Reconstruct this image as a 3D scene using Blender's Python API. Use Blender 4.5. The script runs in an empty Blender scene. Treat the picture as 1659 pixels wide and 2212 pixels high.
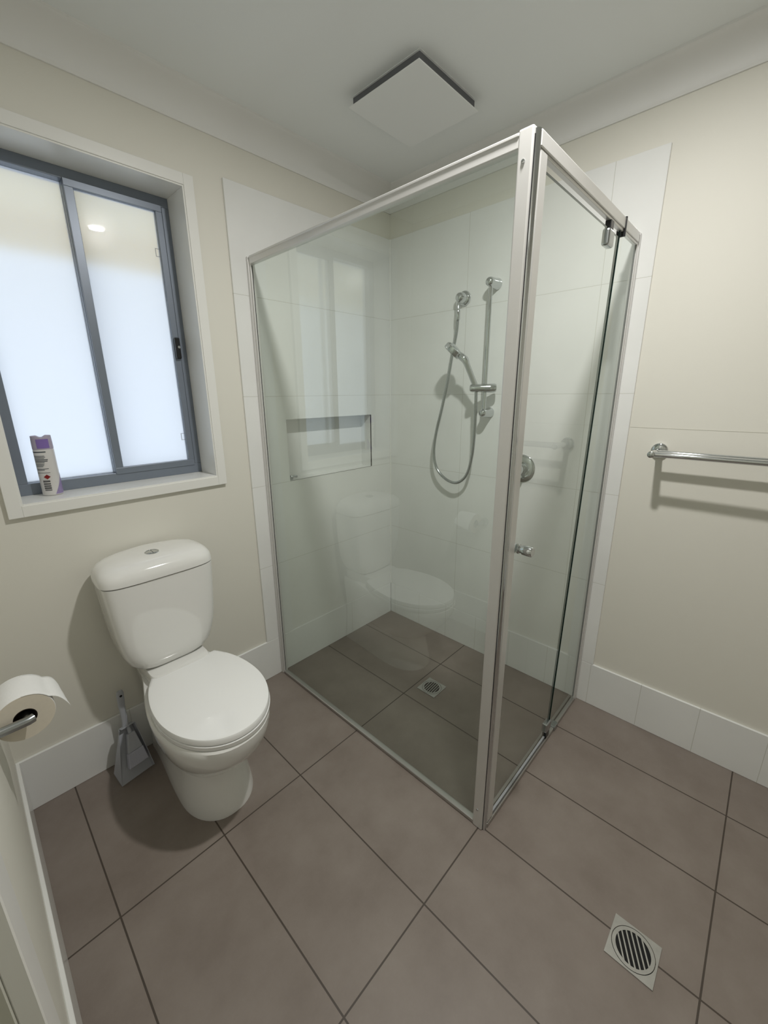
import bpy, bmesh, math, random
from mathutils import Vector, Matrix
random.seed(4)
PI = math.pi
sc = bpy.context.scene
COL = sc.collection

# ------------------------------------------------------------------ camera
cam_d = bpy.data.cameras.new('camera'); cam = bpy.data.objects.new('camera', cam_d); COL.objects.link(cam)
YAW, PITCH, ROLL = -2.3776, -0.2719, -0.0090
fw = Vector((math.cos(PITCH)*math.cos(YAW), math.cos(PITCH)*math.sin(YAW), math.sin(PITCH)))
r0 = fw.cross(Vector((0, 0, 1))).normalized(); u0 = r0.cross(fw)
rr = math.cos(ROLL)*r0 + math.sin(ROLL)*u0; uu = -math.sin(ROLL)*r0 + math.cos(ROLL)*u0
M = Matrix((rr, uu, -fw)).transposed().to_4x4(); M.translation = Vector((1.8265, 1.6738, 1.4196))
cam.matrix_world = M
cam_d.sensor_fit = 'VERTICAL'; cam_d.sensor_height = 36.0; cam_d.sensor_width = 27.0
cam_d.lens = 882.4*36/2212
cam_d.shift_x = (829.5-825.24)/2212; cam_d.shift_y = (1095.37-1106)/2212
cam_d.clip_start = 0.01
sc.camera = cam

# ------------------------------------------------------------------ world, lamps, exposure
SKY_STRENGTH = 1.48
LAMP_W = 17.5
LAMP_XY = (0.948, 1.286)
CEIL = 2.42
w = bpy.data.worlds.new('daylight'); sc.world = w; w.use_nodes = True
bg = w.node_tree.nodes['Background']; bg.inputs[0].default_value = (0.755, 0.86, 1.0, 1); bg.inputs[1].default_value = SKY_STRENGTH
ld = bpy.data.lights.new('downlight_lamp', 'AREA'); ld.shape = 'DISK'; ld.size = 0.075; ld.energy = LAMP_W; ld.color = (1.0, 0.98, 0.945)
lo = bpy.data.objects.new('downlight_lamp', ld); COL.objects.link(lo); lo.location = (LAMP_XY[0], LAMP_XY[1], CEIL-0.012)
vs = sc.view_settings; vs.view_transform = 'Standard'; vs.look = 'None'; vs.gamma = 1; vs.use_curve_mapping = False; vs.exposure = 0.04

# ------------------------------------------------------------------ materials
def srgb(r, g, b):
    f = lambda c: (c/255/12.92) if c/255 <= 0.04045 else ((c/255+0.055)/1.055)**2.4
    return (f(r), f(g), f(b), 1)
class NT:
    def __init__(s, name):
        s.m = bpy.data.materials.new(name); s.m.use_nodes = True; s.t = s.m.node_tree; s.n = s.t.nodes; s.l = s.t.links
        s.b = s.n['Principled BSDF']; s.out = s.n['Material Output']
    def new(s, t, **k):
        x = s.n.new(t)
        for a, v in k.items(): setattr(x, a, v)
        return x
    def math(s, op, a, b=None, c=None):
        x = s.n.new('ShaderNodeMath'); x.operation = op
        for i, v in enumerate((a, b, c)):
            if v is None: continue
            if isinstance(v, (int, float)): x.inputs[i].default_value = v
            else: s.l.new(v, x.inputs[i])
        return x.outputs[0]
    def xyz(s):
        tc = s.new('ShaderNodeTexCoord'); sp = s.new('ShaderNodeSeparateXYZ'); s.l.new(tc.outputs['Object'], sp.inputs[0])
        return tc.outputs['Object'], sp.outputs
    def noise(s, scale, detail=3, vec=None, rough=0.5):
        x = s.new('ShaderNodeTexNoise'); x.inputs['Scale'].default_value = scale; x.inputs['Detail'].default_value = detail; x.inputs['Roughness'].default_value = rough
        if vec is None: vec = s.new('ShaderNodeTexCoord').outputs['Object']
        s.l.new(vec, x.inputs['Vector']); return x.outputs['Fac']
    def mix(s, f, a, b):
        x = s.new('ShaderNodeMix', data_type='RGBA')
        if isinstance(f, (int, float)): x.inputs[0].default_value = f
        else: s.l.new(f, x.inputs[0])
        for i, v in ((6, a), (7, b)):
            if isinstance(v, tuple): x.inputs[i].default_value = v
            else: s.l.new(v, x.inputs[i])
        return x.outputs[2]
    def ramp(s, f, lo, hi):
        x = s.new('ShaderNodeMapRange'); s.l.new(f, x.inputs[0]); x.inputs[1].default_value = lo; x.inputs[2].default_value = hi
        return x.outputs[0]
    def bump(s, h, strength=0.2, dist=0.002):
        x = s.new('ShaderNodeBump'); x.inputs['Strength'].default_value = strength; x.inputs['Distance'].default_value = dist
        s.l.new(h, x.inputs['Height']); s.l.new(x.outputs[0], s.b.inputs['Normal']); return x
def pb(name, col, rough=0.5, metal=0.0, noise=0.0, nscale=20, coat=0.0, bump=0.0, bscale=200, ior=1.5):
    t = NT(name); t.b.inputs['Roughness'].default_value = rough; t.b.inputs['Metallic'].default_value = metal; t.b.inputs['IOR'].default_value = ior
    t.b.inputs['Base Color'].default_value = col
    if coat: t.b.inputs['Coat Weight'].default_value = coat; t.b.inputs['Coat Roughness'].default_value = 0.03
    if noise:
        d = tuple(c*(1-noise) for c in col[:3])+(1,)
        t.l.new(t.mix(t.noise(nscale), d, col), t.b.inputs['Base Color'])
    if bump: t.bump(t.noise(bscale), bump, 0.001)
    return t.m
def grout_mask(t, coord, pitch, off, width):
    a = t.math('SUBTRACT', coord, off)
    a = t.math('PINGPONG', a, pitch/2)
    return t.math('LESS_THAN', a, width/2)

PAINT = srgb(229, 227, 217)
m_paint = pb('cream_wall_paint', PAINT, 0.55, noise=0.015, nscale=6, bump=0.08, bscale=350)
m_ceil = pb('white_ceiling_paint', srgb(241, 244, 243), 0.8, noise=0.01, nscale=5)
m_gloss = pb('white_gloss_trim', srgb(238, 238, 234), 0.28, noise=0.01)
m_cornice = pb('white_cornice_paint', srgb(240, 240, 238), 0.6, noise=0.01, nscale=6)

def tile_mat(name, col, groutcol, hx, hy, rough, mott=0.04, gw=0.002, bumpk=0.15, mottscale=3):
    """hx / hy: (axis, pitch, offset)"""
    t = NT(name); vec, o = t.xyz()
    ax = {'x': 0, 'y': 1, 'z': 2}
    masks = [grout_mask(t, o[ax[a]], p, off, gw) for a, p, off in (hx, hy) if a]
    mk = masks[0]
    for m_ in masks[1:]: mk = t.math('MAXIMUM', mk, m_)
    n = t.ramp(t.noise(mottscale, 5, vec), 0.3, 0.75)
    base = t.mix(n, tuple(c*(1-mott) for c in col[:3])+(1,), tuple(min(1, c*(1+mott)) for c in col[:3])+(1,))
    t.l.new(t.mix(mk, base, groutcol), t.b.inputs['Base Color'])
    rg = t.math('MULTIPLY_ADD', mk, 0.5, rough); t.l.new(rg, t.b.inputs['Roughness'])
    h = t.math('SUBTRACT', t.math('MULTIPLY', t.noise(60, 2, vec), bumpk), mk)
    t.bump(h, 0.35, 0.001)
    return t.m
WT = srgb(236, 237, 235); WG = srgb(204, 204, 197)
m_tile_r = tile_mat('white_wall_tile_right', WT, WG, ('y', 0.596, 0.494), ('z', 0.4, 0.21), 0.16)
m_tile_l = tile_mat('white_wall_tile_left', WT, WG, ('z', 0.4, 0.21), ('', 0, 0), 0.16)
m_sk_r = tile_mat('skirting_tile_right', WT, WG, ('y', 0.202, 0.036), ('', 0, 0), 0.2)
m_sk_l = tile_mat('skirting_tile_left', WT, WG, ('x', 1.2, 0.35), ('', 0, 0), 0.2)
m_sk_n = tile_mat('skirting_tile_near', WT, WG, ('y', 3.0, 1.5), ('', 0, 0), 0.2)
m_niche = pb('niche_white_tile', WT, 0.18, noise=0.02)
# floor
t = NT('taupe_floor_tile'); vec, o = t.xyz()
mk = t.math('MAXIMUM', grout_mask(t, o[0], 0.306, 0.235, 0.0045), grout_mask(t, o[1], 0.6035, 0.5785, 0.0045))
n1 = t.ramp(t.noise(5.5, 6, vec, 0.6), 0.3, 0.72); n2 = t.noise(140, 2, vec)
c1 = t.mix(n1, srgb(128, 117, 109), srgb(145, 135, 127)); c1 = t.mix(t.math('MULTIPLY', n2, 0.12), c1, srgb(100, 90, 80))
t.l.new(t.mix(mk, c1, srgb(72, 63, 55)), t.b.inputs['Base Color'])
t.l.new(t.math('MULTIPLY_ADD', n1, 0.12, 0.38), t.b.inputs['Roughness'])
t.bump(t.math('SUBTRACT', t.math('MULTIPLY', n2, 0.15), mk), 0.35, 0.001)
m_floor = t.m

m_ceramic = pb('white_vitreous_china', srgb(238, 238, 235), 0.08, coat=0.6, noise=0.01)
m_seat = pb('white_seat_plastic', srgb(247, 248, 247), 0.14, coat=0.3)
m_chrome = pb('polished_chrome', (0.62, 0.64, 0.65, 1), 0.06, 1.0)
m_chrome_dull = pb('dull_chrome', (0.42, 0.44, 0.45, 1), 0.22, 1.0)
m_alu = pb('satin_silver_aluminium', (0.74, 0.735, 0.72, 1), 0.32, 0.35, noise=0.03, nscale=30)
m_steel = pb('brushed_stainless', (0.55, 0.55, 0.53, 1), 0.32, 0.9, noise=0.25, nscale=45, bump=0.1, bscale=300)
m_black = pb('black_void', (0.004, 0.004, 0.004, 1), 0.8)
m_frame = pb('slate_grey_powdercoat', srgb(128, 137, 150), 0.35, 0.25, noise=0.05)
m_blackpl = pb('black_plastic', srgb(16, 17, 20), 0.3)
m_greypl = pb('grey_plastic', srgb(176, 179, 186), 0.4, noise=0.05)
m_bristle = pb('pale_grey_bristle', srgb(190, 192, 206), 0.7, noise=0.25, nscale=300)
m_paper = pb('white_tissue_paper', srgb(240, 240, 238), 0.95, noise=0.03, nscale=60, bump=0.3, bscale=180)
m_paper_end = pb('rolled_tissue_edge', srgb(222, 214, 198), 0.95, noise=0.08, nscale=120)
m_card = pb('cardboard_core', srgb(70, 58, 46), 0.9)
m_fan = pb('white_fan_plastic', srgb(238, 240, 239), 0.45)
m_dark = pb('dark_fan_void', srgb(112, 114, 118), 0.8)
m_mill = pb('mill_aluminium', (0.45, 0.44, 0.42, 1), 0.28, 0.8)
m_can = pb('white_can_print', srgb(218, 216, 214), 0.3, 0.1)
m_purple = pb('purple_cap_plastic', srgb(132, 108, 178), 0.35, noise=0.05)
m_lav = pb('lavender_print', srgb(160, 145, 190), 0.35, noise=0.3, nscale=90)
m_capgrey = pb('greyish_lilac_cap_side', srgb(178, 170, 188), 0.4)
m_red = pb('red_print', srgb(130, 8, 12), 0.4)
m_ink = pb('grey_ink', srgb(80, 86, 90), 0.5)
m_inkblack = pb('black_ink', srgb(26, 26, 34), 0.5)
m_blue = pb('blue_print', srgb(70, 90, 150), 0.4)
m_jamb = pb('door_jamb_paint', srgb(196, 196, 184), 0.4)
m_eave = pb('cream_eave_paint', srgb(254, 234, 182), 0.8, noise=0.03)
# clear shower glass: one reflecting side per face, light green tint
def glass_mat(name, tint, ior):
    t = NT(name); t.n.remove(t.b)
    tr = t.new('ShaderNodeBsdfTransparent'); tr.inputs[0].default_value = tint
    gl = t.new('ShaderNodeBsdfGlossy'); gl.inputs['Roughness'].default_value = 0.0; gl.inputs[0].default_value = (0.95, 1, 0.97, 1)
    fr = t.new('ShaderNodeFresnel'); fr.inputs[0].default_value = ior
    geo = t.new('ShaderNodeNewGeometry')
    f = t.math('MULTIPLY', fr.outputs[0], t.math('SUBTRACT', 1.0, geo.outputs['Backfacing']))
    mx = t.new('ShaderNodeMixShader'); t.l.new(f, mx.inputs[0]); t.l.new(tr.outputs[0], mx.inputs[1]); t.l.new(gl.outputs[0], mx.inputs[2])
    t.l.new(mx.outputs[0], t.out.inputs[0]); return t.m
m_glass = glass_mat('clear_shower_glass', (0.94, 0.968, 0.95, 1), 2.05)
m_glass2 = glass_mat('clear_door_glass', (0.955, 0.97, 0.96, 1), 1.6)
m_gedge = pb('dark_green_glass_edge', srgb(8, 40, 36), 0.15)
# frosted window glass: rough refraction for the soft picture of the outside, translucency for the daylight
t = NT('frosted_window_glass'); t.n.remove(t.b)
rf = t.new('ShaderNodeBsdfRefraction'); rf.inputs['IOR'].default_value = 1.3; rf.inputs['Roughness'].default_value = 0.3
tl = t.new('ShaderNodeBsdfTranslucent'); gl = t.new('ShaderNodeBsdfGlossy'); gl.inputs['Roughness'].default_value = 0.0
tl.inputs[0].default_value = (0.95, 0.97, 1, 1)
m1 = t.new('ShaderNodeMixShader'); m1.inputs[0].default_value = 0.45; t.l.new(rf.outputs[0], m1.inputs[1]); t.l.new(tl.outputs[0], m1.inputs[2])
m2 = t.new('ShaderNodeMixShader'); fr = t.new('ShaderNodeFresnel'); fr.inputs[0].default_value = 1.5
t.l.new(fr.outputs[0], m2.inputs[0]); t.l.new(m1.outputs[0], m2.inputs[1]); t.l.new(gl.outputs[0], m2.inputs[2]); t.l.new(m2.outputs[0], t.out.inputs[0])
m_frost = t.m
t = NT('lamp_diffuser'); t.b.inputs['Emission Color'].default_value = (1, 0.95, 0.88, 1); t.b.inputs['Emission Strength'].default_value = 30
m_emit = t.m

# ------------------------------------------------------------------ mesh helpers
class MB:
    def __init__(s): s.v = []; s.f = []; s.mi = []; s.sm = []
    def add(s, vs, fs, mi=0, smooth=False):
        b = len(s.v); s.v += [tuple(x) for x in vs]
        for f in fs: s.f.append([b+i for i in f]); s.mi.append(mi); s.sm.append(smooth)
        return s
    def box(s, x0, x1, y0, y1, z0, z1, mi=0):
        x0, x1 = sorted((x0, x1)); y0, y1 = sorted((y0, y1)); z0, z1 = sorted((z0, z1))
        vs = [(x0,y0,z0),(x1,y0,z0),(x1,y1,z0),(x0,y1,z0),(x0,y0,z1),(x1,y0,z1),(x1,y1,z1),(x0,y1,z1)]
        return s.add(vs, [(0,3,2,1),(4,5,6,7),(0,1,5,4),(1,2,6,5),(2,3,7,6),(3,0,4,7)], mi)
    def loft(s, rings, cap0=True, cap1=True, mi=0, smooth=True):
        n = len(rings[0]); vs = [p for r in rings for p in r]; fs = []
        for i in range(len(rings)-1):
            for j in range(n):
                k = (j+1) % n
                fs.append((i*n+j, i*n+k, (i+1)*n+k, (i+1)*n+j))
        if cap0: fs.append(tuple(reversed(range(n))))
        if cap1: fs.append(tuple(range((len(rings)-1)*n, len(rings)*n)))
        return s.add(vs, fs, mi, smooth)
    def tube(s, pts, rad, n=14, mi=0, caps=True):
        pts = [Vector(p) for p in pts]
        if not isinstance(rad, (list, tuple)): rad = [rad]*len(pts)
        rings = []; up = None
        for i, p in enumerate(pts):
            d = (pts[min(i+1, len(pts)-1)]-pts[max(i-1, 0)])
            if d.length < 1e-9: d = Vector((0,0,1))
            d.normalize()
            if up is None:
                a = Vector((0,0,1)) if abs(d.z) < 0.9 else Vector((1,0,0)); up = (a-d*a.dot(d)).normalized()
            else:
                up = (up-d*up.dot(d)); up = up.normalized() if up.length > 1e-6 else d.orthogonal().normalized()
            sd = d.cross(up)
            rings.append([p+rad[i]*(math.cos(2*PI*k/n)*up+math.sin(2*PI*k/n)*sd) for k in range(n)])
        return s.loft(rings, caps, caps, mi)
    def lathe(s, o, axis, prof, n=32, mi=0):
        """prof: (distance along axis, radius)"""
        o = Vector(o); a = Vector(axis).normalized(); u = a.orthogonal().normalized(); v = a.cross(u)
        rings = [[o+a*h+r*(math.cos(2*PI*k/n)*u+math.sin(2*PI*k/n)*v) for k in range(n)] for h, r in prof]
        return s.loft(rings, True, True, mi)
    def build(s, name, mats, parent=None, bevel=0.0, seg=2, subd=0, auto=True):
        me = bpy.data.meshes.new(name)
        pc = parent.location if parent is not None else Vector((0,0,0))
        off = Vector((0,0,0)); q = parent
        while q is not None: off += Vector(q.location); q = q.parent
        me.from_pydata([tuple(Vector(v)-off) for v in s.v], [], s.f); me.update()
        if not isinstance(mats, (list, tuple)): mats = [mats]
        for m in mats: me.materials.append(m)
        for p, mi, sm in zip(me.polygons, s.mi, s.sm): p.material_index = mi; p.use_smooth = sm
        bm = bmesh.new(); bm.from_mesh(me); bmesh.ops.recalc_face_normals(bm, faces=bm.faces)
        for e in bm.edges:
            if len(e.link_faces) == 2 and e.calc_face_angle(0) > math.radians(42): e.smooth = False
        bm.to_mesh(me); bm.free()
        o = bpy.data.objects.new(name, me); COL.objects.link(o)
        if parent is not None: o.parent = parent
        if bevel:
            b = o.modifiers.new('bevel', 'BEVEL'); b.width = bevel; b.segments = seg; b.limit_method = 'ANGLE'; b.angle_limit = math.radians(40); b.harden_normals = False
        if subd:
            sb = o.modifiers.new('subd', 'SUBSURF'); sb.levels = subd; sb.render_levels = subd
        return o
def thing(name, label, cat, loc, group=None):
    o = bpy.data.objects.new(name, None); COL.objects.link(o); o.location = loc; o['label'] = label; o['category'] = cat
    o.empty_display_size = 0.05
    if group: o['group'] = group
    return o
def struct(o, label=None):
    o['kind'] = 'structure'
    if label: o['label'] = label
    return o
def catmull(pts, sub=8):
    pts = [Vector(p) for p in pts]; out = []
    for i in range(len(pts)-1):
        p0 = pts[max(i-1, 0)]; p1 = pts[i]; p2 = pts[i+1]; p3 = pts[min(i+2, len(pts)-1)]
        for k in range(sub):
            t = k/sub
            out.append(0.5*((2*p1)+(-p0+p2)*t+(2*p0-5*p1+4*p2-p3)*t*t+(-p0+3*p1-3*p2+p3)*t**3))
    out.append(pts[-1]); return out
def sell(cx, cy, a, b, z, n=4.0, N=64):
    """superellipse ring"""
    out = []
    for k in range(N):
        t = 2*PI*k/N; c, s_ = math.cos(t), math.sin(t)
        out.append((cx+a*math.copysign(abs(c)**(2/n), c), cy+b*math.copysign(abs(s_)**(2/n), s_), z))
    return out
def slab_with_holes(axis, p0, p1, u0, u1, v0, v1, holes):
    """wall slab between planes p0,p1 along axis ('x' or 'y'), u=other horizontal, v=z, holes=(u0,u1,v0,v1)"""
    mb = MB(); us = sorted({u0, u1, *[h[0] for h in holes], *[h[1] for h in holes]}); vs_ = sorted({v0, v1, *[h[2] for h in holes], *[h[3] for h in holes]})
    P = (lambda p, u, v: (p, u, v)) if axis == 'x' else (lambda p, u, v: (u, p, v))
    def solid(i, j):
        if i < 0 or j < 0 or i >= len(us)-1 or j >= len(vs_)-1: return False
        cu = (us[i]+us[i+1])/2; cv = (vs_[j]+vs_[j+1])/2
        return not any(h[0] < cu < h[1] and h[2] < cv < h[3] for h in holes)
    idx = {}
    def vi(p, i, j):
        k = (p, i, j)
        if k not in idx: idx[k] = len(mb.v); mb.v.append(P((p0, p1)[p], us[i], vs_[j]))
        return idx[k]
    def face(*k): mb.f.append([vi(*a) for a in k]); mb.mi.append(0); mb.sm.append(False)
    for i in range(len(us)-1):
        for j in range(len(vs_)-1):
            if not solid(i, j): continue
            for p in (0, 1): face((p,i,j),(p,i+1,j),(p,i+1,j+1),(p,i,j+1))
            if not solid(i-1, j): face((0,i,j),(1,i,j),(1,i,j+1),(0,i,j+1))
            if not solid(i+1, j): face((0,i+1,j),(1,i+1,j),(1,i+1,j+1),(0,i+1,j+1))
            if not solid(i, j-1): face((0,i,j),(1,i,j),(1,i+1,j),(0,i+1,j))
            if not solid(i, j+1): face((0,i,j+1),(1,i,j+1),(1,i+1,j+1),(0,i+1,j+1))
    return mb

# ------------------------------------------------------------------ room dimensions
XN = 1.897          # near-left wall plane
YR = 3.00           # rear wall
TX, TY, TZ = 0.927, 1.255, 2.205   # tiled areas
SK = 0.21           # skirting height
WX0, WX1, WZ0, WZ1 = 1.086, 1.711, 1.093, 2.128   # window reveal opening
NX0, NX1, NZ0, NZ1 = 0.161, 0.724, 1.010, 1.304   # niche
ND = 0.085

# ------------------------------------------------------------------ structure
struct(MB().box(-0.15, XN+0.15, -0.15, YR+0.15, -0.1, 0).build('floor', m_floor))
FAN = (0.290, 0.612, 0.366, 0.690)
struct(MB().box(-0.15, XN+0.15, -0.25, YR+0.15, CEIL, CEIL+0.12).build('ceiling', m_ceil))
wl = struct(slab_with_holes('y', -0.20, -0.010, -0.15, XN+0.15, 0, CEIL, [(WX0-0.012, WX1+0.012, WZ0-0.012, WZ1+0.012), (NX0-0.006, NX1+0.006, NZ0-0.006, NZ1+0.006)]).build('wall_left', m_paint))
slab_with_holes('y', -0.010, 0.0, 0.0, TX, SK, TZ, [(NX0, NX1, NZ0, NZ1)]).build('tiling', m_tile_l, wl, bevel=0.001, seg=1)
nm = MB()
nm.box(NX0-0.006, NX1+0.006, -ND-0.006, -ND, NZ0-0.006, NZ1+0.006)
nm.box(NX0-0.006, NX0, -ND, -0.0005, NZ0, NZ1); nm.box(NX1, NX1+0.006, -ND, -0.0005, NZ0, NZ1)
nm.box(NX0-0.006, NX1+0.006, -ND, -0.0005, NZ1, NZ1+0.006); nm.box(NX0-0.006, NX1+0.006, -ND, 0.0005, NZ0-0.006, NZ0)
nm.build('niche_lining', m_niche, wl)
wr = struct(MB().box(-0.15, -0.010, -0.010, YR, 0, CEIL).build('wall_right', m_paint))
MB().box(-0.010, 0, 0.0, TY, SK, TZ).build('tiling', m_tile_r, wr, bevel=0.001, seg=1)
MB().tube([(0.0015, 0.0015, SK), (0.0015, 0.0015, TZ)], 0.0042, 10).build('corner_sealant', m_gloss, wr)
MB().box(-0.0104, -0.0094, TY+0.002, 2.99, 1.2835, 1.2855).build('faint_wall_line', pb('faint_line_paint', srgb(205, 203, 192), 0.6), wr)  # faint level line: thin strip in slightly darker paint
DY0, DY1, DZ = 1.225, 2.05, 2.06
wn = struct(slab_with_holes('x', XN, XN+0.11, -0.010, YR, 0, CEIL, [(DY0, DY1, -0.01, DZ)]).build('wall_near', m_paint))
struct(MB().box(-0.010, XN, YR, YR+0.1, 0, CEIL).build('wall_rear', m_paint))
# skirtings
struct(MB().box(0.0, XN-0.0, -0.010, 0.0, 0.0, SK-0.0005).build('baseboard_left', m_sk_l, bevel=0.0015, seg=1))
struct(MB().box(-0.010, 0.0, 0.0, YR, 0.0, SK-0.0005).build('baseboard_right', m_sk_r, bevel=0.0015, seg=1))
struct(MB().box(XN-0.010, XN, 0.0, 1.150, 0.0, SK-0.0005).build('baseboard_near', m_sk_n, bevel=0.0015, seg=1))
struct(MB().box(0.0, XN, YR-0.010, YR, 0.0, SK-0.0005).build('baseboard_rear', m_sk_l, bevel=0.0015, seg=1))
# cove cornice
def cornice(name, kind):
    prof = [(0.0, 2.327), (0.006, 2.327), (0.008, 2.331)]
    for k in range(11):
        a = k/10*PI/2
        prof.append((0.010+0.066*(1-math.cos(a))*1.0+0.0, 2.333+0.078*math.sin(a)))
    prof += [(0.082, 2.414), (0.084, CEIL), (0.0, CEIL)]
    mb = MB()
    for a in ([0],):
        if kind == 'left': rings = [[(x, -0.010+d, z) for d, z in prof] for x in (-0.010, XN)]
        elif kind == 'right': rings = [[(-0.010+d, y, z) for d, z in prof] for y in (-0.010, YR)]
        elif kind == 'near': rings = [[(XN-d, y, z) for d, z in prof] for y in (-0.010, YR)]
        else: rings = [[(x, YR-d, z) for d, z in prof] for x in (-0.010, XN)]
        mb.loft(rings, smooth=True)
    return struct(mb.build(name, m_cornice))
for n_, k_ in (('trim_1', 'left'), ('trim_2', 'right'), ('trim_3', 'near'), ('trim_4', 'rear')): cornice(n_, k_)
# door opening in the near wall: jamb, architrave and an added leaf that shuts out sky light
arch = MB(); aw = 0.088
arch.box(XN-0.018, XN, DY0-aw+0.006, DY0+0.006, 0, DZ+aw); arch.box(XN-0.016, XN, DY1-0.006, DY1+aw-0.006, 0, DZ+aw); arch.box(XN-0.016, XN, DY0+0.006, DY1-0.006, DZ-0.006, DZ+aw)
struct(arch.build('trim_5', m_gloss, bevel=0.0015, seg=1))
dj = struct(MB().box(XN+0.052, XN+0.088, DY0+0.018, DY1-0.018, 0.008, DZ-0.018).build('door_added_1', m_jamb, bevel=0.002))  # leaf added to close the opening against light from the world
jm = MB(); jm.box(XN, XN+0.11, DY0, DY0+0.016, 0, DZ); jm.box(XN, XN+0.11, DY1-0.016, DY1, 0, DZ); jm.box(XN, XN+0.11, DY0+0.016, DY1-0.016, DZ-0.016, DZ)
jm.build('jamb', m_jamb, dj)
# window
FY = -0.138
fr_ = MB()
fw_ = 0.036
fr_.box(WX0, WX1, -0.196, FY, WZ0, WZ0+fw_+0.003); fr_.box(WX0, WX1, -0.196, FY, WZ1-fw_+0.003, WZ1)
fr_.box(WX1-fw_, WX1, -0.196, FY, WZ0+fw_+0.003, WZ1-fw_+0.003); fr_.box(WX0, WX0+0.026, -0.196, FY, WZ0+fw_+0.003, WZ1-fw_+0.003)
win = struct(fr_.build('window_1', m_frame, bevel=0.0015)); win.name = 'window_1'
MX = 1.400
ms = MB(); ms.box(MX-0.004, MX+0.013, -0.188, FY-0.008, WZ0+fw_+0.003, WZ1-fw_+0.003); ms.build('mullion', m_frame, win, bevel=0.001)
sa = MB(); sx0, sx1, sz0, sz1 = WX0+0.028, MX+0.012, WZ0+fw_-0.002, WZ1-fw_+0.006
sy0, sy1 = -0.160, FY+0.004
sa.box(sx0, sx1, sy0, sy1, sz0, sz0+0.024); sa.box(sx0, sx1, sy0, sy1, sz1-0.022, sz1); sa.box(sx0, sx0+0.022, sy0, sy1, sz0+0.024, sz1-0.022); sa.box(sx1-0.026, sx1, sy0, sy1, sz0+0.024, sz1-0.022)
sash = sa.build('sash', m_frame, win, bevel=0.001)
MB().box(sx0+0.022, sx1-0.026, -0.150, -0.145, sz0+0.024, sz1-0.022).build('sash_pane', m_frost, sash)
MB().box(MX+0.013, WX1-fw_, -0.176, -0.171, WZ0+fw_+0.003, WZ1-fw_+0.003).build('pane', m_frost, win)
lt = MB(); lt.box(sx0+0.001, sx0+0.020, sy1, sy1+0.016, 1.560, 1.640); lt.build('latch', m_blackpl, sash, bevel=0.004)
MB().lathe((sx0+0.008, sy1+0.016, 1.604), (0, 1, 0), [(0, 0.005), (0.002, 0.005), (0.0025, 0.003)], 20).build('lock_barrel', m_chrome, sash)
# black seal groove between sash and frame
MB().box(WX0+0.0262, WX0+0.0278, -0.19, FY-0.001, WZ0+fw_+0.004, WZ1-fw_+0.002).build('seal', m_blackpl, win)
for z in (1.236, 1.925):     # small screen clips showing on the sash pane
    c = MB(); x = sx0+0.022; c.box(x, x+0.016, -0.144, -0.1425, z, z+0.002); c.box(x, x+0.016, -0.144, -0.1425, z+0.026, z+0.028); c.box(x+0.014, x+0.016, -0.144, -0.1425, z+0.002, z+0.026)
    c.build('screen_clip', m_greypl, sash)
# flyscreen frame outside the sliding half
fs_ = MB(); fs_.box(MX-0.030, MX-0.006, -0.212, -0.204, WZ0, WZ1); fs_.build('flyscreen_frame', m_frame, win)
# reveal lining and architrave
rv = MB(); rv.box(WX0-0.012, WX0, -0.20, 0.003, WZ0-0.012, WZ1+0.012); rv.box(WX1, WX1+0.012, -0.20, 0.003, WZ0-0.012, WZ1+0.012); rv.box(WX0, WX1, -0.20, 0.003, WZ1, WZ1+0.012); rv.box(WX0, WX1, -0.20, 0.003, WZ0-0.012, WZ0)
struct(rv.build('trim_6', m_gloss, bevel=0.001))
av = MB(); g = 0.005; a0 = 0.041
av.box(WX0-a0, WX0-g, -0.010, 0.007, WZ0-a0, WZ1+a0); av.box(WX1+g, WX1+a0, -0.010, 0.007, WZ0-a0, WZ1+a0)
av.box(WX0-g, WX1+g, -0.010, 0.007, WZ1+g, WZ1+a0); av.box(WX0-g, WX1+g, -0.010, 0.007, WZ0-a0, WZ0-g)
struct(av.build('trim_7', m_gloss, bevel=0.0015))
# eave outside
struct(MB().box(0.2, 3.0, -0.95, -0.20, 2.20, 2.26).box(0.2, 3.0, -0.98, -0.95, 2.06, 2.26).build('trim_8', m_eave))

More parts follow.
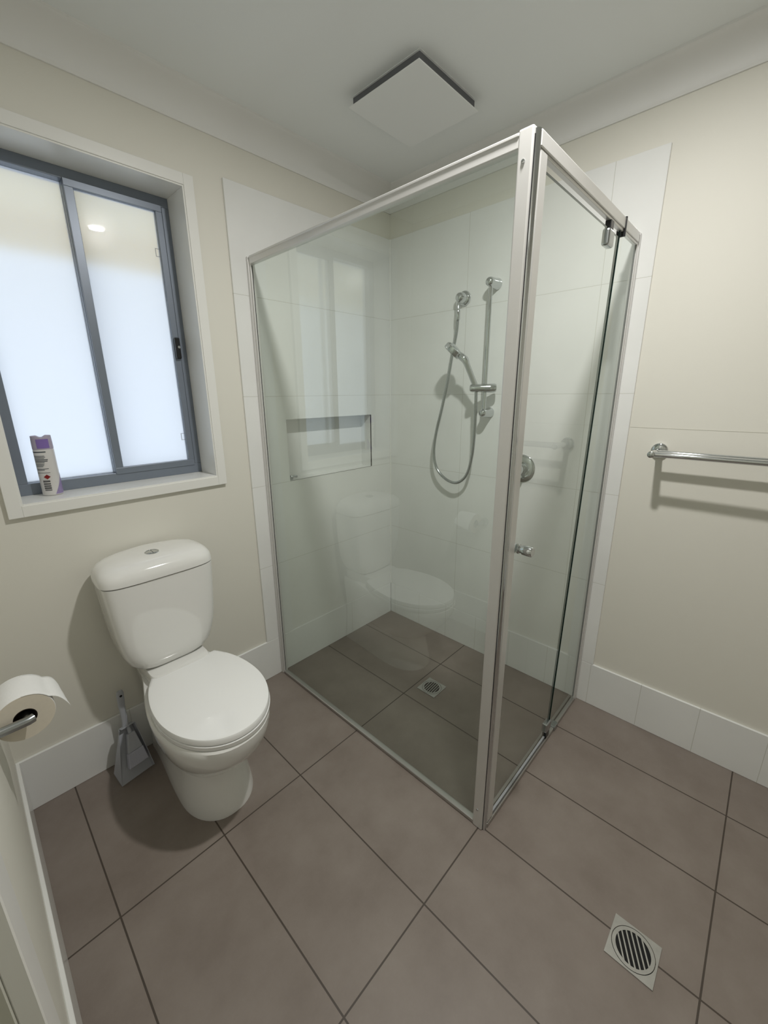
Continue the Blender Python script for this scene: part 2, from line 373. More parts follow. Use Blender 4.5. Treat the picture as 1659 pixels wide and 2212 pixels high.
# ------------------------------------------------------------------ toilet
TCX = 1.398
to = thing('toilet', 'white close-coupled toilet with closed lid against the wall under the window', 'toilet', (TCX, 0.30, 0))
def pan_ring(z, hw, yf, wr, yc, yb=0.012, cx=TCX-0.006, N=28, p=2.1, frontp=2.2):
    out = []
    for k in range(N+1):
        t = -PI/2+PI*k/N      # right side -> front -> left
        c, s_ = math.cos(t), math.sin(t)
        out.append((cx+hw*math.copysign(abs(s_)**(2/frontp), s_), yc+(yf-yc)*abs(c)**(2/frontp), z))
    L = []
    for k in range(1, 13):
        u = k/12; e = 0.5-0.5*math.cos(PI*u)
        L.append((u, hw+(wr-hw)*e))
    for u, w_ in L: out.append((cx+w_, yc+(yb-yc)*u, z))
    for u, w_ in reversed(L): out.append((cx-w_, yc+(yb-yc)*u, z))
    return out
rings = [pan_ring(0.0, 0.123, 0.532, 0.104, 0.36), pan_ring(0.012, 0.123, 0.532, 0.104, 0.36), pan_ring(0.05, 0.118, 0.524, 0.100, 0.36),
         pan_ring(0.10, 0.110, 0.512, 0.096, 0.36), pan_ring(0.150, 0.104, 0.500, 0.094, 0.36), pan_ring(0.178, 0.104, 0.498, 0.094, 0.36),
         pan_ring(0.184, 0.112, 0.514, 0.094, 0.36), pan_ring(0.198, 0.123, 0.540, 0.094, 0.365), pan_ring(0.225, 0.134, 0.565, 0.094, 0.37),
         pan_ring(0.26, 0.149, 0.602, 0.096, 0.38), pan_ring(0.30, 0.162, 0.637, 0.10, 0.39), pan_ring(0.34, 0.170, 0.660, 0.105, 0.40),
         pan_ring(0.375, 0.174, 0.672, 0.108, 0.40), pan_ring(0.398, 0.174, 0.673, 0.108, 0.40), pan_ring(0.404, 0.170, 0.667, 0.105, 0.40)]
MB().loft(rings).build('pan', m_ceramic, to)
# rear deck between pan and cistern
dk = MB().loft([sell(TCX, 0.150, 0.100, 0.138, 0.385, 9), sell(TCX, 0.150, 0.107, 0.138, 0.405, 9), sell(TCX, 0.127, 0.107, 0.114, 0.424, 9), sell(TCX, 0.124, 0.105, 0.111, 0.447, 9), sell(TCX, 0.123, 0.103, 0.109, 0.450, 9)])
dk.build('rear_deck', m_ceramic, to)
def seat_ring(z, hw, yf, wb, yb, yc=0.43, cx=TCX-0.011, N=40):
    out = []
    for k in range(N+1):
        t = -PI/2+PI*k/N; c, s_ = math.cos(t), math.sin(t)
        out.append((cx+hw*math.copysign(abs(s_)**(2/2.05), s_), yc+(yf-yc)*abs(c)**(2/2.05), z))
    for k in range(1, 15):
        a = k/14*math.acos(wb/hw)      # follow the curve in to the flat back
        out.append((cx+hw*math.cos(a), yc-(yc-yb)*math.sin(a)/math.sin(math.acos(wb/hw)), z))
    for k in range(14, 0, -1):
        a = k/14*math.acos(wb/hw)
        out.append((cx-hw*math.cos(a), yc-(yc-yb)*math.sin(a)/math.sin(math.acos(wb/hw)), z))
    return out
st = MB().loft([seat_ring(0.405, 0.168, 0.666, 0.114, 0.215), seat_ring(0.407, 0.173, 0.672, 0.117, 0.213), seat_ring(0.4205, 0.174, 0.674, 0.118, 0.212), seat_ring(0.4215, 0.172, 0.671, 0.116, 0.214)])
st.build('seat', m_seat, to)
ld_ = MB().loft([seat_ring(0.4245, 0.169, 0.668, 0.115, 0.215), seat_ring(0.426, 0.1725, 0.672, 0.118, 0.213), seat_ring(0.440, 0.1725, 0.672, 0.118, 0.213), seat_ring(0.4445, 0.171, 0.669, 0.114, 0.215), seat_ring(0.4465, 0.162, 0.658, 0.108, 0.222)])
ld_.build('lid', m_seat, to)
for s_ in (-1, 1): MB().tube([(TCX-0.004+s_*0.055, 0.205, 0.432), (TCX-0.004+s_*0.095, 0.205, 0.432)], 0.010, 16).build('hinge', m_seat, to)
def cring(z, hw, yf, n=6.0, cx=TCX+0.004, yb=0.006): return sell(cx, (yb+yf)/2, hw, (yf-yb)/2, z, n, 72)
cis = MB().loft([cring(0.4505, 0.094, 0.168, 4), cring(0.454, 0.110, 0.177, 4), cring(0.466, 0.128, 0.185, 4.2), cring(0.49, 0.146, 0.192, 4.5), cring(0.525, 0.159, 0.196, 4.8), cring(0.57, 0.166, 0.198), cring(0.62, 0.172, 0.200), cring(0.70, 0.178, 0.202), cring(0.78, 0.183, 0.203), cring(0.802, 0.184, 0.203)])
cs = cis.build('cistern', m_ceramic, to)
cl = MB().loft([cring(0.8045, 0.186, 0.205, 4.4), cring(0.807, 0.189, 0.208, 4.4), cring(0.822, 0.189, 0.208, 4.2), cring(0.838, 0.186, 0.204, 4), cring(0.851, 0.178, 0.195, 3.6), cring(0.861, 0.166, 0.182, 3.3), cring(0.867, 0.148, 0.166, 3), cring(0.8705, 0.115, 0.140, 2.8), cring(0.8715, 0.06, 0.115, 2.6)])
cl.build('cistern_lid', m_ceramic, cs)
bx_ = Vector((TCX+0.006, 0.108, 0.868))
bt = MB().lathe(bx_, (0, 0, 1), [(0, 0.024), (0.005, 0.0235), (0.0065, 0.021), (0.0045, 0.0195), (0.0055, 0.018), (0.0065, 0.012), (0.007, 0.003)], 36)
fb = bt.build('flush_button', m_chrome, cs)
MB().box(bx_.x-0.0006, bx_.x+0.0006, bx_.y-0.017, bx_.y+0.017, bx_.z+0.0062, bx_.z+0.0074).build('button_split', m_blackpl, fb)

# ------------------------------------------------------------------ shower screen
SX, SY, SH = 0.847, 1.197, 1.953
ss = thing('shower_screen', 'semi-frameless silver corner shower screen with clear glass and pivot door', 'shower screen', (SX, SY, 0))
def glass(name, x0, x1, y0, y1, z0, z1, mat, parent, thin):
    mb = MB(); mb.box(x0, x1, y0, y1, z0, z1)
    for k in range(6):
        # faces: bottom, top, -y, +x, +y, -x
        broad = (k in (3, 5)) if thin == 'x' else (k in (2, 4))
        mb.mi[k] = 0 if broad else 1
    return mb.build(name, [mat, m_gedge], parent)
glass('fixed_glass', 0.843, 0.849, 0.016, 1.164, 0.014, 1.932, m_glass, ss, 'x')
# fixed side frame
rl = MB(); rl.box(0.835, 0.858, 0.022, 1.162, 1.924, SH); rl.box(0.832, 0.860, 0.022, 1.162, 1.945, SH); rl.build('top_rail', m_alu, ss, bevel=0.002)
rl = MB(); rl.box(0.836, 0.858, 0.022, 1.162, 0.0005, 0.016); rl.build('bottom_rail', m_mill, ss, bevel=0.003)
rl = MB(); rl.box(0.833, 0.860, 0.0005, 0.014, 0.0005, SH); rl.box(0.837, 0.856, 0.014, 0.026, 0.0005, SH-0.003); rl.build('wall_channel', m_alu, ss, bevel=0.0015)
MB().box(0.8495, 0.8515, 0.020, 0.0275, 0.017, SH-0.034).build('glazing_bead', m_blackpl, ss)
# corner post
pc_ = MB(); pc_.box(0.834, 0.860, 1.161, 1.1955, 0.0005, SH+0.004); pst = pc_.build('corner_post', m_alu, ss, bevel=0.004, seg=3)
for z in (1.896, 0.076): MB().lathe((0.860, 1.176, z), (1, 0, 0), [(0, 0.0045), (0.0018, 0.004), (0.0024, 0.002)], 16).build('screw', m_chrome, pst)
MB().box(0.846, 0.8545, 1.1953, 1.1972, 0.0006, SH-0.012).build('magnetic_seal', m_blackpl, ss)
pb_ = MB(); pb_.tube([(0.8450, 1.1965, 0.0006), (0.8450, 1.1965, SH-0.002)], 0.0085, 24); pb_.build('round_bead', m_chrome, ss)
pb_ = MB(); pb_.box(0.800, 0.836, 1.190, 1.2035, 0.0206, SH-0.034); stl = pb_.build('door_jamb_profile', m_alu, ss, bevel=0.003)
# door side frame
rl = MB(); rl.box(0.022, 0.838, 1.183, 1.2045, 1.922, SH); rl.box(0.022, 0.838, 1.187, 1.201, 1.914, 1.922); rl.build('door_header', m_alu, ss, bevel=0.002)
rl = MB(); rl.box(0.022, 0.838, 1.190, 1.205, 0.0005, 0.017); dt = rl.build('door_threshold', m_mill, ss, bevel=0.002)
rl = MB(); rl.box(0.022, 0.838, 1.1865, 1.1899, 0.0005, 0.011); rl.build('track_groove', m_blackpl, dt)
rl = MB(); rl.box(0.022, 0.838, 1.176, 1.1864, 0.0005, 0.019); rl.build('inner_track', m_mill, dt, bevel=0.002)
rl = MB(); rl.box(0.0005, 0.014, 1.181, 1.2055, 0.0005, SH); rl.box(0.014, 0.026, 1.185, 1.202, 0.0005, SH-0.003); rl.build('door_wall_channel', m_alu, ss, bevel=0.0015)
MB().box(0.026, 0.0275, 1.1925, 1.1985, 0.02, SH-0.034).build('channel_gasket', m_blackpl, ss)
def lean_glass(name, xb0, xb1, xt0, xt1, y0, y1, z0, z1, mat):
    mb = MB(); vs = [(xb0,y0,z0),(xb1,y0,z0),(xb1,y1,z0),(xb0,y1,z0),(xt0,y0,z1),(xt1,y0,z1),(xt1,y1,z1),(xt0,y1,z1)]
    fs = [(0,3,2,1),(4,5,6,7),(0,1,5,4),(1,2,6,5),(2,3,7,6),(3,0,4,7)]
    for k, f in enumerate(fs):
        mb.f.append(list(f)); mb.mi.append(0 if k in (2, 4) else 1); mb.sm.append(False)
    mb.v = vs; return mb.build(name, [mat, m_gedge], ss)
lean_glass('inline_glass', 0.020, 0.322, 0.020, 0.218, 1.1925, 1.1985, 0.014, 1.918, m_glass2)
dr = lean_glass('door_glass', 0.338, 0.812, 0.236, 0.812, 1.1925, 1.1985, 0.028, 1.892, m_glass2)
MB().box(0.340, 0.812, 1.1920, 1.1990, 0.0225, 0.0285).build('door_sweep', m_greypl, dr)
cp = MB(); cp.box(0.296, 0.346, 1.184, 1.207, 1.844, 1.892); cp.build('pivot_clamp', m_chrome_dull, dr, bevel=0.007, seg=3)
cp = MB(); cp.box(0.308, 0.334, 1.187, 1.204, 1.892, 1.914); cp.build('pivot_pin', m_blackpl, dr)
cp = MB(); cp.box(0.322, 0.368, 1.184, 1.207, 0.052, 0.094); cp.build('pivot_clamp', m_chrome_dull, dr, bevel=0.006, seg=3)
cp = MB(); cp.box(0.330, 0.358, 1.187, 1.204, 0.0195, 0.052); cp.build('pivot_pin', m_blackpl, dr)
cp = MB(); cp.box(0.192, 0.199, 1.180, 1.2075, 1.900, 1.956); cp.build('header_clip', m_blackpl, ss, bevel=0.001)
cp = MB(); cp.box(0.236, 0.276, 1.174, 1.2085, 0.0008, 0.022); cp.build('threshold_clip', m_chrome_dull, ss, bevel=0.002)
KX, KZ = 0.790, 0.998
kn = MB().lathe((KX-0.025, 1.1985, KZ-0.012), (0, 1, 0), [(0, 0.0145), (0.003, 0.0145), (0.005, 0.011), (0.010, 0.011), (0.014, 0.0145), (0.040, 0.0145), (0.042, 0.013)], 28)
kn.build('knob', m_chrome, dr)
kn = MB().lathe((KX-0.025, 1.1925, KZ-0.012), (0, -1, 0), [(0, 0.0145), (0.003, 0.0145), (0.005, 0.011), (0.010, 0.011), (0.014, 0.0145), (0.040, 0.0145), (0.042, 0.013)], 28)
kn.build('knob', m_chrome, dr)

# ------------------------------------------------------------------ shower fittings on the right wall
rk = thing('shower_rail', 'chrome vertical hand shower rail with round brackets on the tiled wall', 'shower rail', (0.0, 0.648, 1.32))
RX, RY = 0.055, 0.650
MB().tube([(RX, RY, 1.315), (RX, RY, 1.885)], 0.0095, 20).build('rail', m_chrome, rk)
for z in (1.885, 1.325):
    MB().lathe((0.0005, RY, z), (1, 0, 0), [(0, 0.025), (0.006, 0.025), (0.018, 0.0225), (0.045, 0.0205), (0.062, 0.020), (0.072, 0.017), (0.078, 0.010), (0.080, 0.003)], 32).build('bracket', m_chrome, rk)
SA, SB = Vector((0.106, 0.606, 1.439)), Vector((0.046, 0.700, 1.438)); sdv = (SB-SA).normalized()
sl = MB().tube([SA-sdv*0.006, SA-sdv*0.003, SA+sdv*0.006, SA.lerp(SB, 0.4), SA.lerp(SB, 0.75), SB-sdv*0.006, SB+sdv*0.002, SB+sdv*0.004], [0.010, 0.0155, 0.0185, 0.0190, 0.0200, 0.0205, 0.017, 0.010], 26)
sl.build('slider', m_chrome, rk)
HB = Vector((0.095, 0.622, 1.448)); HT = Vector((0.135, 0.588, 1.560))
hs = thing('hand_shower', 'chrome hand shower resting tilted in the rail slider with looping hose', 'hand shower', HB)
hd = (HT-HB).normalized()
MB().tube([HB-hd*0.012, HB+hd*0.01, HB+hd*0.05, HB+hd*0.10, HT], [0.0115, 0.0125, 0.0125, 0.0130, 0.014], 22).build('handle', m_chrome, hs)
HC = Vector((0.150, 0.535, 1.610)); hn = Vector((0.30, -0.62, -0.72)).normalized()
MB().lathe(HC-hn*0.017, hn, [(0, 0.012), (0.003, 0.026), (0.008, 0.038), (0.013, 0.044), (0.034, 0.044), (0.037, 0.042)], 40).build('head', m_chrome, hs)
MB().lathe(HC+hn*0.0202, hn, [(0, 0.038), (0.0015, 0.036)], 36).build('spray_face', m_greypl, hs)
nk = (HC-HT).normalized()
MB().tube([HT-hd*0.012, HT+hd*0.004, HT+nk*0.022, HT+nk*0.045], [0.0145, 0.0165, 0.0165, 0.013], 20).build('neck', m_chrome, hs)
hp = [(0.040, 0.474, 1.752), (0.040, 0.470, 1.70), (0.042, 0.452, 1.60), (0.046, 0.434, 1.485), (0.050, 0.406, 1.347), (0.052, 0.374, 1.215), (0.052, 0.363, 1.105), (0.052, 0.386, 1.025), (0.053, 0.448, 0.976), (0.055, 0.517, 0.968), (0.058, 0.573, 1.015), (0.062, 0.602, 1.110), (0.074, 0.618, 1.240), (0.087, 0.625, 1.350), (HB.x-0.004, HB.y+0.003, HB.z-0.012)]
pts = catmull(hp, 26); rad = [0.0070+(0.0006 if i % 2 else 0) for i in range(len(pts))]
MB().tube(pts, rad, 12).build('hose', m_chrome_dull, hs)
wo = thing('water_outlet', 'round chrome elbow water outlet feeding the hose on the tiled wall', 'water outlet', (0.0, 0.483, 1.851))
MB().lathe((0.0005, 0.483, 1.851), (1, -0.06, 0), [(0, 0.034), (0.006, 0.034), (0.013, 0.029), (0.015, 0.024), (0.034, 0.023), (0.046, 0.020), (0.054, 0.012), (0.056, 0.003)], 36).build('flange', m_chrome, wo)
MB().lathe((0.040, 0.4745, 1.846), (0, 0, -1), [(0, 0.009), (0.048, 0.009), (0.052, 0.0105), (0.090, 0.0105), (0.094, 0.008)], 24).build('nipple', m_chrome, wo)
mx = thing('mixer_tap', 'round chrome shower mixer tap with lever on the tiled wall behind the door', 'tap', (0.0, 0.842, 1.074))
MB().lathe((0.0005, 0.836, 1.074), (1, 0, 0), [(0, 0.065), (0.003, 0.065), (0.007, 0.060), (0.010, 0.042), (0.011, 0.026)], 44).build('wall_plate', m_chrome, mx)
MB().lathe((0.010, 0.836, 1.074), (1, 0, 0), [(0, 0.026), (0.024, 0.026), (0.027, 0.029), (0.046, 0.029), (0.056, 0.024), (0.060, 0.010)], 36).build('cartridge', m_chrome, mx)
MB().loft([[(0.036+dx, 0.836+dy, 1.074-0.005) for dx, dy in ((-0.004, -0.012), (0.014, -0.012), (0.014, 0.012), (-0.004, 0.012))],
           [(0.048+dx, 0.836+dy, 1.074-0.045) for dx, dy in ((-0.004, -0.009), (0.008, -0.009), (0.008, 0.009), (-0.004, 0.009))],
           [(0.058+dx, 0.836+dy, 1.074-0.085) for dx, dy in ((-0.003, -0.007), (0.005, -0.007), (0.005, 0.007), (-0.003, 0.007))]]).build('lever', m_chrome, mx, bevel=0.002)
sh = thing('chrome_fitting', 'small dark chrome fitting lying in the corner of the shower niche', 'fitting', (0.686, -0.035, NZ0))
MB().lathe((0.696, -0.030, NZ0+0.0005), (0, 0, 1), [(0, 0.008), (0.010, 0.008), (0.014, 0.010), (0.020, 0.007)], 20).build('base', m_chrome_dull, sh)
MB().tube([(0.696, -0.030, NZ0+0.014), (0.680, -0.030, NZ0+0.015), (0.664, -0.031, NZ0+0.011)], [0.006, 0.005, 0.006], 14).build('arm', m_chrome_dull, sh)

# ------------------------------------------------------------------ floor wastes
def waste(cx, cy, half, label, ang):
    o = thing('floor_waste', label, 'floor drain', (cx, cy, 0), 'square floor wastes with round slotted grates')
    R = half*0.92; N = 48; zz = 0.003
    circ = [(R*math.cos(2*PI*k/N+PI/4), R*math.sin(2*PI*k/N+PI/4)) for k in range(N)]
    sq = []
    for k in range(N):
        a = 2*PI*k/N+PI/4; c, s_ = math.cos(a), math.sin(a); m_ = max(abs(c), abs(s_)); sq.append((half*c/m_, half*s_/m_))
    mb = MB()
    rings = [[(cx+x, cy+y, 0.0003) for x, y in sq], [(cx+x, cy+y, zz) for x, y in sq], [(cx+x, cy+y, zz) for x, y in circ], [(cx+x, cy+y, 0.0003) for x, y in circ]]
    mb.loft(rings, False, False, smooth=False); mb.build('frame', m_steel, o)
    MB().lathe((cx, cy, 0.0002), (0, 0, 1), [(0, R-0.0008), (0.0006, R-0.0008)], 40).build('drain_hole', m_black, o)
    # slotted grate: ring plus bars
    ri = R*0.80; g_ = MB()
    ro = [(R-0.0015)]
    rg = [[(cx+r_*math.cos(2*PI*k/N), cy+r_*math.sin(2*PI*k/N), z_) for k in range(N)] for r_, z_ in ((R-0.0016, 0.001), (R-0.0016, zz), (ri, zz), (ri, 0.001))]
    g_.loft(rg, False, False, smooth=False)
    ca, sa_ = math.cos(ang), math.sin(ang); ns = 7; pitch = 2*ri/ns; bw = pitch*0.32
    for i in range(1, ns):
        v_ = -ri+i*pitch; L_ = math.sqrt(max(0, (ri*1.03)**2-v_*v_))
        q = [(-L_, v_-bw/2), (L_, v_-bw/2), (L_, v_+bw/2), (-L_, v_+bw/2)]
        vv = [(cx+a*ca-b*sa_, cy+a*sa_+b*ca, z_) for z_ in (0.001, zz-0.0002) for a, b in q]
        g_.add(vv, [(0,3,2,1),(4,5,6,7),(0,1,5,4),(1,2,6,5),(2,3,7,6),(3,0,4,7)])
    g_.build('grate', m_steel, o)
    return o
waste(0.855, 1.644, 0.055, 'square steel floor waste in the open floor, nearest the viewer', math.radians(28))
waste(0.416, 0.655, 0.052, 'square steel floor waste inside the shower behind the glass', math.radians(4))

# ------------------------------------------------------------------ towel rail
tw = thing('towel_rail', 'chrome double towel rail fixed to the cream wall right of the shower', 'towel rail', (0, 1.365, 1.20))
TW_Y, TW_Z = 1.367, 1.203; TW2 = 2.15
for y in (TW_Y, TW2):
    p_ = MB().lathe((-0.0095, y, TW_Z), (1, 0, 0), [(0, 0.027), (0.010, 0.027), (0.013, 0.024), (0.014, 0.011), (0.132, 0.0115), (0.146, 0.0115), (0.148, 0.009)], 32).build('post', m_chrome, tw)
for x in (0.061, 0.121):
    MB().tube([(x, TW_Y, TW_Z), (x, TW2, TW_Z)], 0.0095, 20).build('bar', m_chrome, tw)

# ------------------------------------------------------------------ exhaust fan
fx0, fx1, fy0, fy1 = FAN
fn = thing('exhaust_fan', 'square white ceiling exhaust fan with flat cover plate', 'exhaust fan', ((fx0+fx1)/2, (fy0+fy1)/2, CEIL))
MB().box(0.300, 0.612, 0.388, 0.685, CEIL-0.0305, CEIL-0.0005).build('housing', m_dark, fn)
MB().box(0.294, 0.618, 0.382, 0.691, CEIL-0.0025, CEIL-0.0005).build('flange', m_fan, fn)
MB().box(0.290, 0.627, 0.380, 0.696, CEIL-0.0345, CEIL-0.0308).build('cover_plate', m_fan, fn, bevel=0.0012)

# ------------------------------------------------------------------ downlight (seen reflected in the window)
dl = thing('downlight', 'round recessed ceiling downlight reflected in the window pane', 'ceiling light', (LAMP_XY[0], LAMP_XY[1], CEIL))
N = 40
MB().loft([[(LAMP_XY[0]+r_*math.cos(2*PI*k/N), LAMP_XY[1]+r_*math.sin(2*PI*k/N), z_) for k in range(N)] for r_, z_ in ((0.058, CEIL-0.0005), (0.057, CEIL-0.005), (0.046, CEIL-0.006), (0.044, CEIL-0.0005))], False, False).build('trim_ring', m_gloss, dl)
MB().lathe((LAMP_XY[0], LAMP_XY[1], CEIL-0.0005), (0, 0, -1), [(0, 0.043), (0.002, 0.043)], 40).build('diffuser', m_emit, dl)

# ------------------------------------------------------------------ toilet roll and holder
RC = Vector((1.836, 0.529, 0.700)); RR = 0.0565
hr = thing('toilet_roll_holder', 'chrome toilet roll holder arm on the wall at the left edge', 'toilet roll holder', (XN, 0.556, 0.70))
MB().lathe((XN-0.0005, 0.552, 0.704), (-1, 0, 0), [(0, 0.024), (0.008, 0.024), (0.011, 0.020)], 28).build('flange', m_chrome, hr)
MB().tube([(XN-0.01, 0.552, 0.704), (1.842, 0.552, 0.704), (1.832, 0.5515, 0.704), (1.823, 0.548, 0.704)], 0.0105, 20).build('arm', m_chrome_dull, hr)
MB().tube([(1.834, 0.548, 0.7035), (1.834, 0.415, 0.7035)], 0.009, 20).build('spindle', m_chrome_dull, hr)
tr = thing('toilet_roll', 'white toilet paper roll with loose torn sheet hanging on the chrome holder', 'toilet roll', (RC.x, RC.y-0.05, RC.z-RR))
N = 56; y0, y1 = RC.y, RC.y-0.102
ringp = lambda r, y: [(RC.x+r*math.cos(2*PI*k/N), y, RC.z+r*math.sin(2*PI*k/N)) for k in range(N)]
rb = MB().loft([ringp(RR-0.001, y0), ringp(RR, y0-0.002), ringp(RR, y1+0.002), ringp(RR-0.001, y1)], False, False)
rb.build('paper', m_paper, tr)
for yy in (y0, y1): MB().loft([ringp(RR-0.001, yy), ringp(0.022, yy)], False, False, smooth=False).build('roll_end', m_paper_end, tr)
MB().loft([ringp(0.022, y0), ringp(0.022, y1), ringp(0.0205, y1), ringp(0.0205, y0+0.0002)], False, False).build('cardboard_core', m_card, tr)
# loose sheet: follows the roll over the top then peels away on the far (-x) side
path = []
for k in range(8):
    a = math.radians(92+k*8); path.append((RC.x+(RR-0.0002+0.0002*k)*math.cos(a), RC.z+(RR-0.0002+0.0002*k)*math.sin(a)))
px, pz = path[-1]
for k in range(1, 9): path.append((px-0.0060*k+0.0002*k*k, pz-0.0022*k-0.00055*k*k))
rings = []
vs, fs = [], []
nw = 10
for i, (x, z) in enumerate(path):
    for j in range(nw+1):
        u = j/nw; yy = y0+0.0008-(0.102)*u
        k = max(0, i-8)
        wob = 0.0015*math.sin(j*1.7+i*0.9)*(k/7)
        if i == len(path)-1: zz = z+0.003*math.sin(j*2.3)+0.020*u; xx = x+0.012*u
        else: xx = x+0.009*u*k/8; zz = z+wob+0.014*u*k/8
        vs.append((xx, yy, zz))
for i in range(len(path)-1):
    for j in range(nw):
        a = i*(nw+1)+j; fs.append((a, a+1, a+nw+2, a+nw+1))
sheet = MB().add(vs, fs, 0, True).build('loose_sheet', m_paper, tr)
sd = sheet.modifiers.new('thick', 'SOLIDIFY'); sd.thickness = 0.0003

# ------------------------------------------------------------------ dustpan and brush
dp = thing('dustpan', 'grey plastic dustpan standing on its lip beside the toilet', 'dustpan', (1.59, 0.10, 0))
A = Vector((1.641, 0.131, 0.002)); B = Vector((1.530, 0.114, 0.002))
T1 = Vector((1.604, 0.052, 0.185)); T2 = Vector((1.560, 0.048, 0.190))
nrm = (B-A).cross(T1-A).normalized()
if nrm.y < 0: nrm = -nrm
def plate(mb, q, th):
    q = [Vector(p) for p in q]; n_ = (q[1]-q[0]).cross(q[2]-q[0]).normalized()*th
    mb.add([*(p for p in q), *(p-n_ for p in q)], [(0,1,2,3), (7,6,5,4), (0,4,5,1), (1,5,6,2), (2,6,7,3), (3,7,4,0)])
pm = MB(); plate(pm, [A, B, T2, T1], 0.002)
fl = Vector((0.022, -0.006, 0.0)); fr2 = Vector((-0.010, 0, 0))
A2 = Vector((1.640, 0.062, 0.006)); 
plate(pm, [A, T1, T1+nrm*0.026+Vector((0.006, 0, 0)), Vector((1.6500, 0.075, 0.028))], 0.002)
plate(pm, [B, T2, T2+nrm*0.030+Vector((-0.004, 0, 0)), B+nrm*0.012+Vector((-0.003, 0, 0.006))], 0.002)
plate(pm, [T1, T2, T2+nrm*0.030, T1+nrm*0.026], 0.002)
pm.build('pan', m_greypl, dp)
h0 = Vector((1.584, 0.055, 0.180)); h1 = Vector((1.577, 0.052, 0.345))
hh = MB()
rings = []
for u, w_, th in ((0, 0.010, 0.008), (0.15, 0.008, 0.007), (0.4, 0.0095, 0.007), (0.7, 0.012, 0.007), (0.93, 0.0125, 0.0065), (1.0, 0.009, 0.005)):
    c = h0.lerp(h1, u); rings.append([(c.x+w_*math.cos(t_*2*PI/20), c.y+th*math.sin(t_*2*PI/20), c.z) for t_ in range(20)])
hh.loft(rings); hh.build('handle', m_greypl, dp)
MB().lathe((h1.x, h1.y+0.0062, h1.z-0.020), (0, 1, 0), [(0, 0.0048), (0.0009, 0.0045)], 20).build('hanging_hole', m_black, dp)
hb = thing('hand_brush', 'grey hand brush with pale bristles nested in the dustpan', 'brush', (1.575, 0.11, 0.08))
up = ((T1+T2)/2-(A+B)/2).normalized(); rt = (B-A).normalized(); cb = (A+B)/2+up*0.098+nrm*0.024+rt*0.004
def obox(mb, c, hx_, hy_, hz_, tp=1.0):
    vs = []
    for sz, k_ in ((-1, 1.0), (1, tp)):
        for sx, sy_ in ((-1, -1), (1, -1), (1, 1), (-1, 1)): vs.append(c+rt*sx*hx_*k_+nrm*sy_*hy_+up*sz*hz_)
    mb.add(vs, [(0,3,2,1),(4,5,6,7),(0,1,5,4),(1,2,6,5),(2,3,7,6),(3,0,4,7)])
b_ = MB(); obox(b_, cb+up*0.040, 0.026, 0.010, 0.034, 0.5); b_.build('block', m_greypl, hb, bevel=0.003)
b_ = MB(); obox(b_, cb-up*0.020, 0.034, 0.013, 0.0265, 0.78)
b_.build('bristles', m_bristle, hb, bevel=0.002)
b_ = MB(); b_.tube([cb+up*0.06, cb+up*0.11-nrm*0.012, cb+up*0.150-nrm*0.022+rt*0.004, cb+up*0.172-nrm*0.024+rt*0.008], [0.008, 0.006, 0.0065, 0.005], 16); b_.build('handle', m_greypl, hb)

# ------------------------------------------------------------------ aerosol can
CX, CY, CZ, CR = 1.6185, -0.100, WZ0+0.0004, 0.0285
ca = thing('aerosol_can', 'white aerosol can with purple cap standing on the window sill', 'aerosol can', (CX, CY, CZ))
MB().lathe((CX, CY, CZ), (0, 0, 1), [(0, CR-0.003), (0.0015, CR-0.0005), (0.004, CR), (0.152, CR), (0.156, CR-0.001), (0.158, CR-0.004)], 48).build('body', m_can, ca)
TH0 = math.atan2(1.6738-CY, 1.8265-CX)
N = 64; cap = MB(); rings = []
for h, r_ in ((0.156, CR-0.0005), (0.159, CR), (0.180, CR-0.0004), (0.200, CR-0.0012)):
    rg = []
    for k in range(N):
        a = 2*PI*k/N; z_ = h
        if h == 0.200:
            d_ = abs(((a-TH0+PI) % (2*PI))-PI)
            z_ = h-0.008*max(0, 1-d_/0.45)**1.0
            d2_ = abs(((a-TH0-PI+PI) % (2*PI))-PI); z_ -= 0.008*max(0, 1-d2_/0.45)
        rg.append((CX+r_*math.cos(a), CY+r_*math.sin(a), CZ+z_))
    rings.append(rg)
rings.append([(CX+0.8*(x-CX), CY+0.8*(y-CY), z-0.004) for x, y, z in rings[-1]])
cap.loft(rings); cap.build('cap', m_capgrey, ca)
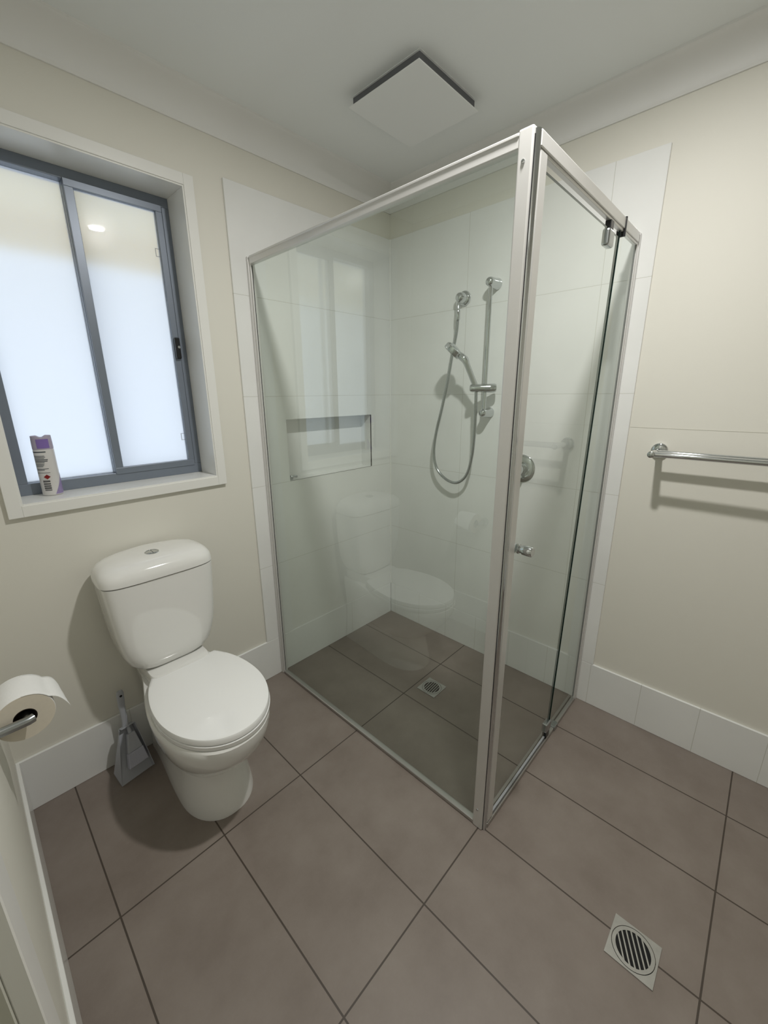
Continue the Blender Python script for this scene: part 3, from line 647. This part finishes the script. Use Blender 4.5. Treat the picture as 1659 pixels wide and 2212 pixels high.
def patch(name, mat, a0, a1, z0, z1, r=CR+0.0004, parent=ca, shape=None, n=10):
    mb = MB(); vs = []
    if shape == 'diamond':
        am, zm = (a0+a1)/2, (z0+z1)/2
        pts_ = [(a0, zm), (am, z0), (a1, zm), (am, z1)]; r = CR+0.0022
        vs = [(CX+r*math.cos(TH0+a), CY+r*math.sin(TH0+a), CZ+z) for a, z in pts_]; mb.add(vs, [(0,1,2,3)])
    else:
        for k in range(n+1):
            a = a0+(a1-a0)*k/n
            zt = z1 if shape is None else z0+(z1-z0)*(k/n)
            vs += [(CX+r*math.cos(TH0+a), CY+r*math.sin(TH0+a), CZ+z0), (CX+r*math.cos(TH0+a), CY+r*math.sin(TH0+a), CZ+zt)]
        mb.add(vs, [(2*k, 2*k+2, 2*k+3, 2*k+1) for k in range(n)])
    return mb
# angle > 0 runs to the right in the photograph
patch('cap_panel', m_purple, -0.55, 0.65, 0.160, 0.190, CR+0.0006).build('cap_panel', m_purple, ca)
tx = MB()
for z0_, z1_, a1_ in ((0.146, 0.150, 0.15), (0.134, 0.136, -0.05), (0.130, 0.132, 0.0), (0.126, 0.128, -0.1), (0.121, 0.124, 0.2), (0.116, 0.119, 0.15), (0.112, 0.114, -0.15), (0.107, 0.109, -0.2), (0.103, 0.105, -0.25), (0.099, 0.101, -0.35), (0.091, 0.093, 0.1), (0.087, 0.089, -0.3), (0.078, 0.0795, 0.15)):
    p_ = patch('t', m_ink, -1.25, a1_, z0_, z1_); tx.add(p_.v, p_.f)
tx.build('small_print', m_ink, ca)
patch('', m_red, -0.52, 0.10, 0.057, 0.073, shape='diamond').build('hazard_diamond', m_red, ca)
bc = MB()
for z_, h_ in ((0.051, 0.002), (0.047, 0.0028), (0.0425, 0.0012), (0.039, 0.0026), (0.0355, 0.001), (0.032, 0.0025), (0.0285, 0.0015), (0.0245, 0.003), (0.0215, 0.001), (0.018, 0.0022)):
    p_ = patch('b', m_inkblack, -0.72, -0.02, z_, z_+h_); bc.add(p_.v, p_.f)
bc.build('barcode', m_inkblack, ca)
patch('', m_lav, 0.25, 1.5, 0.004, 0.075, shape='tri').build('lavender_print', m_lav, ca)
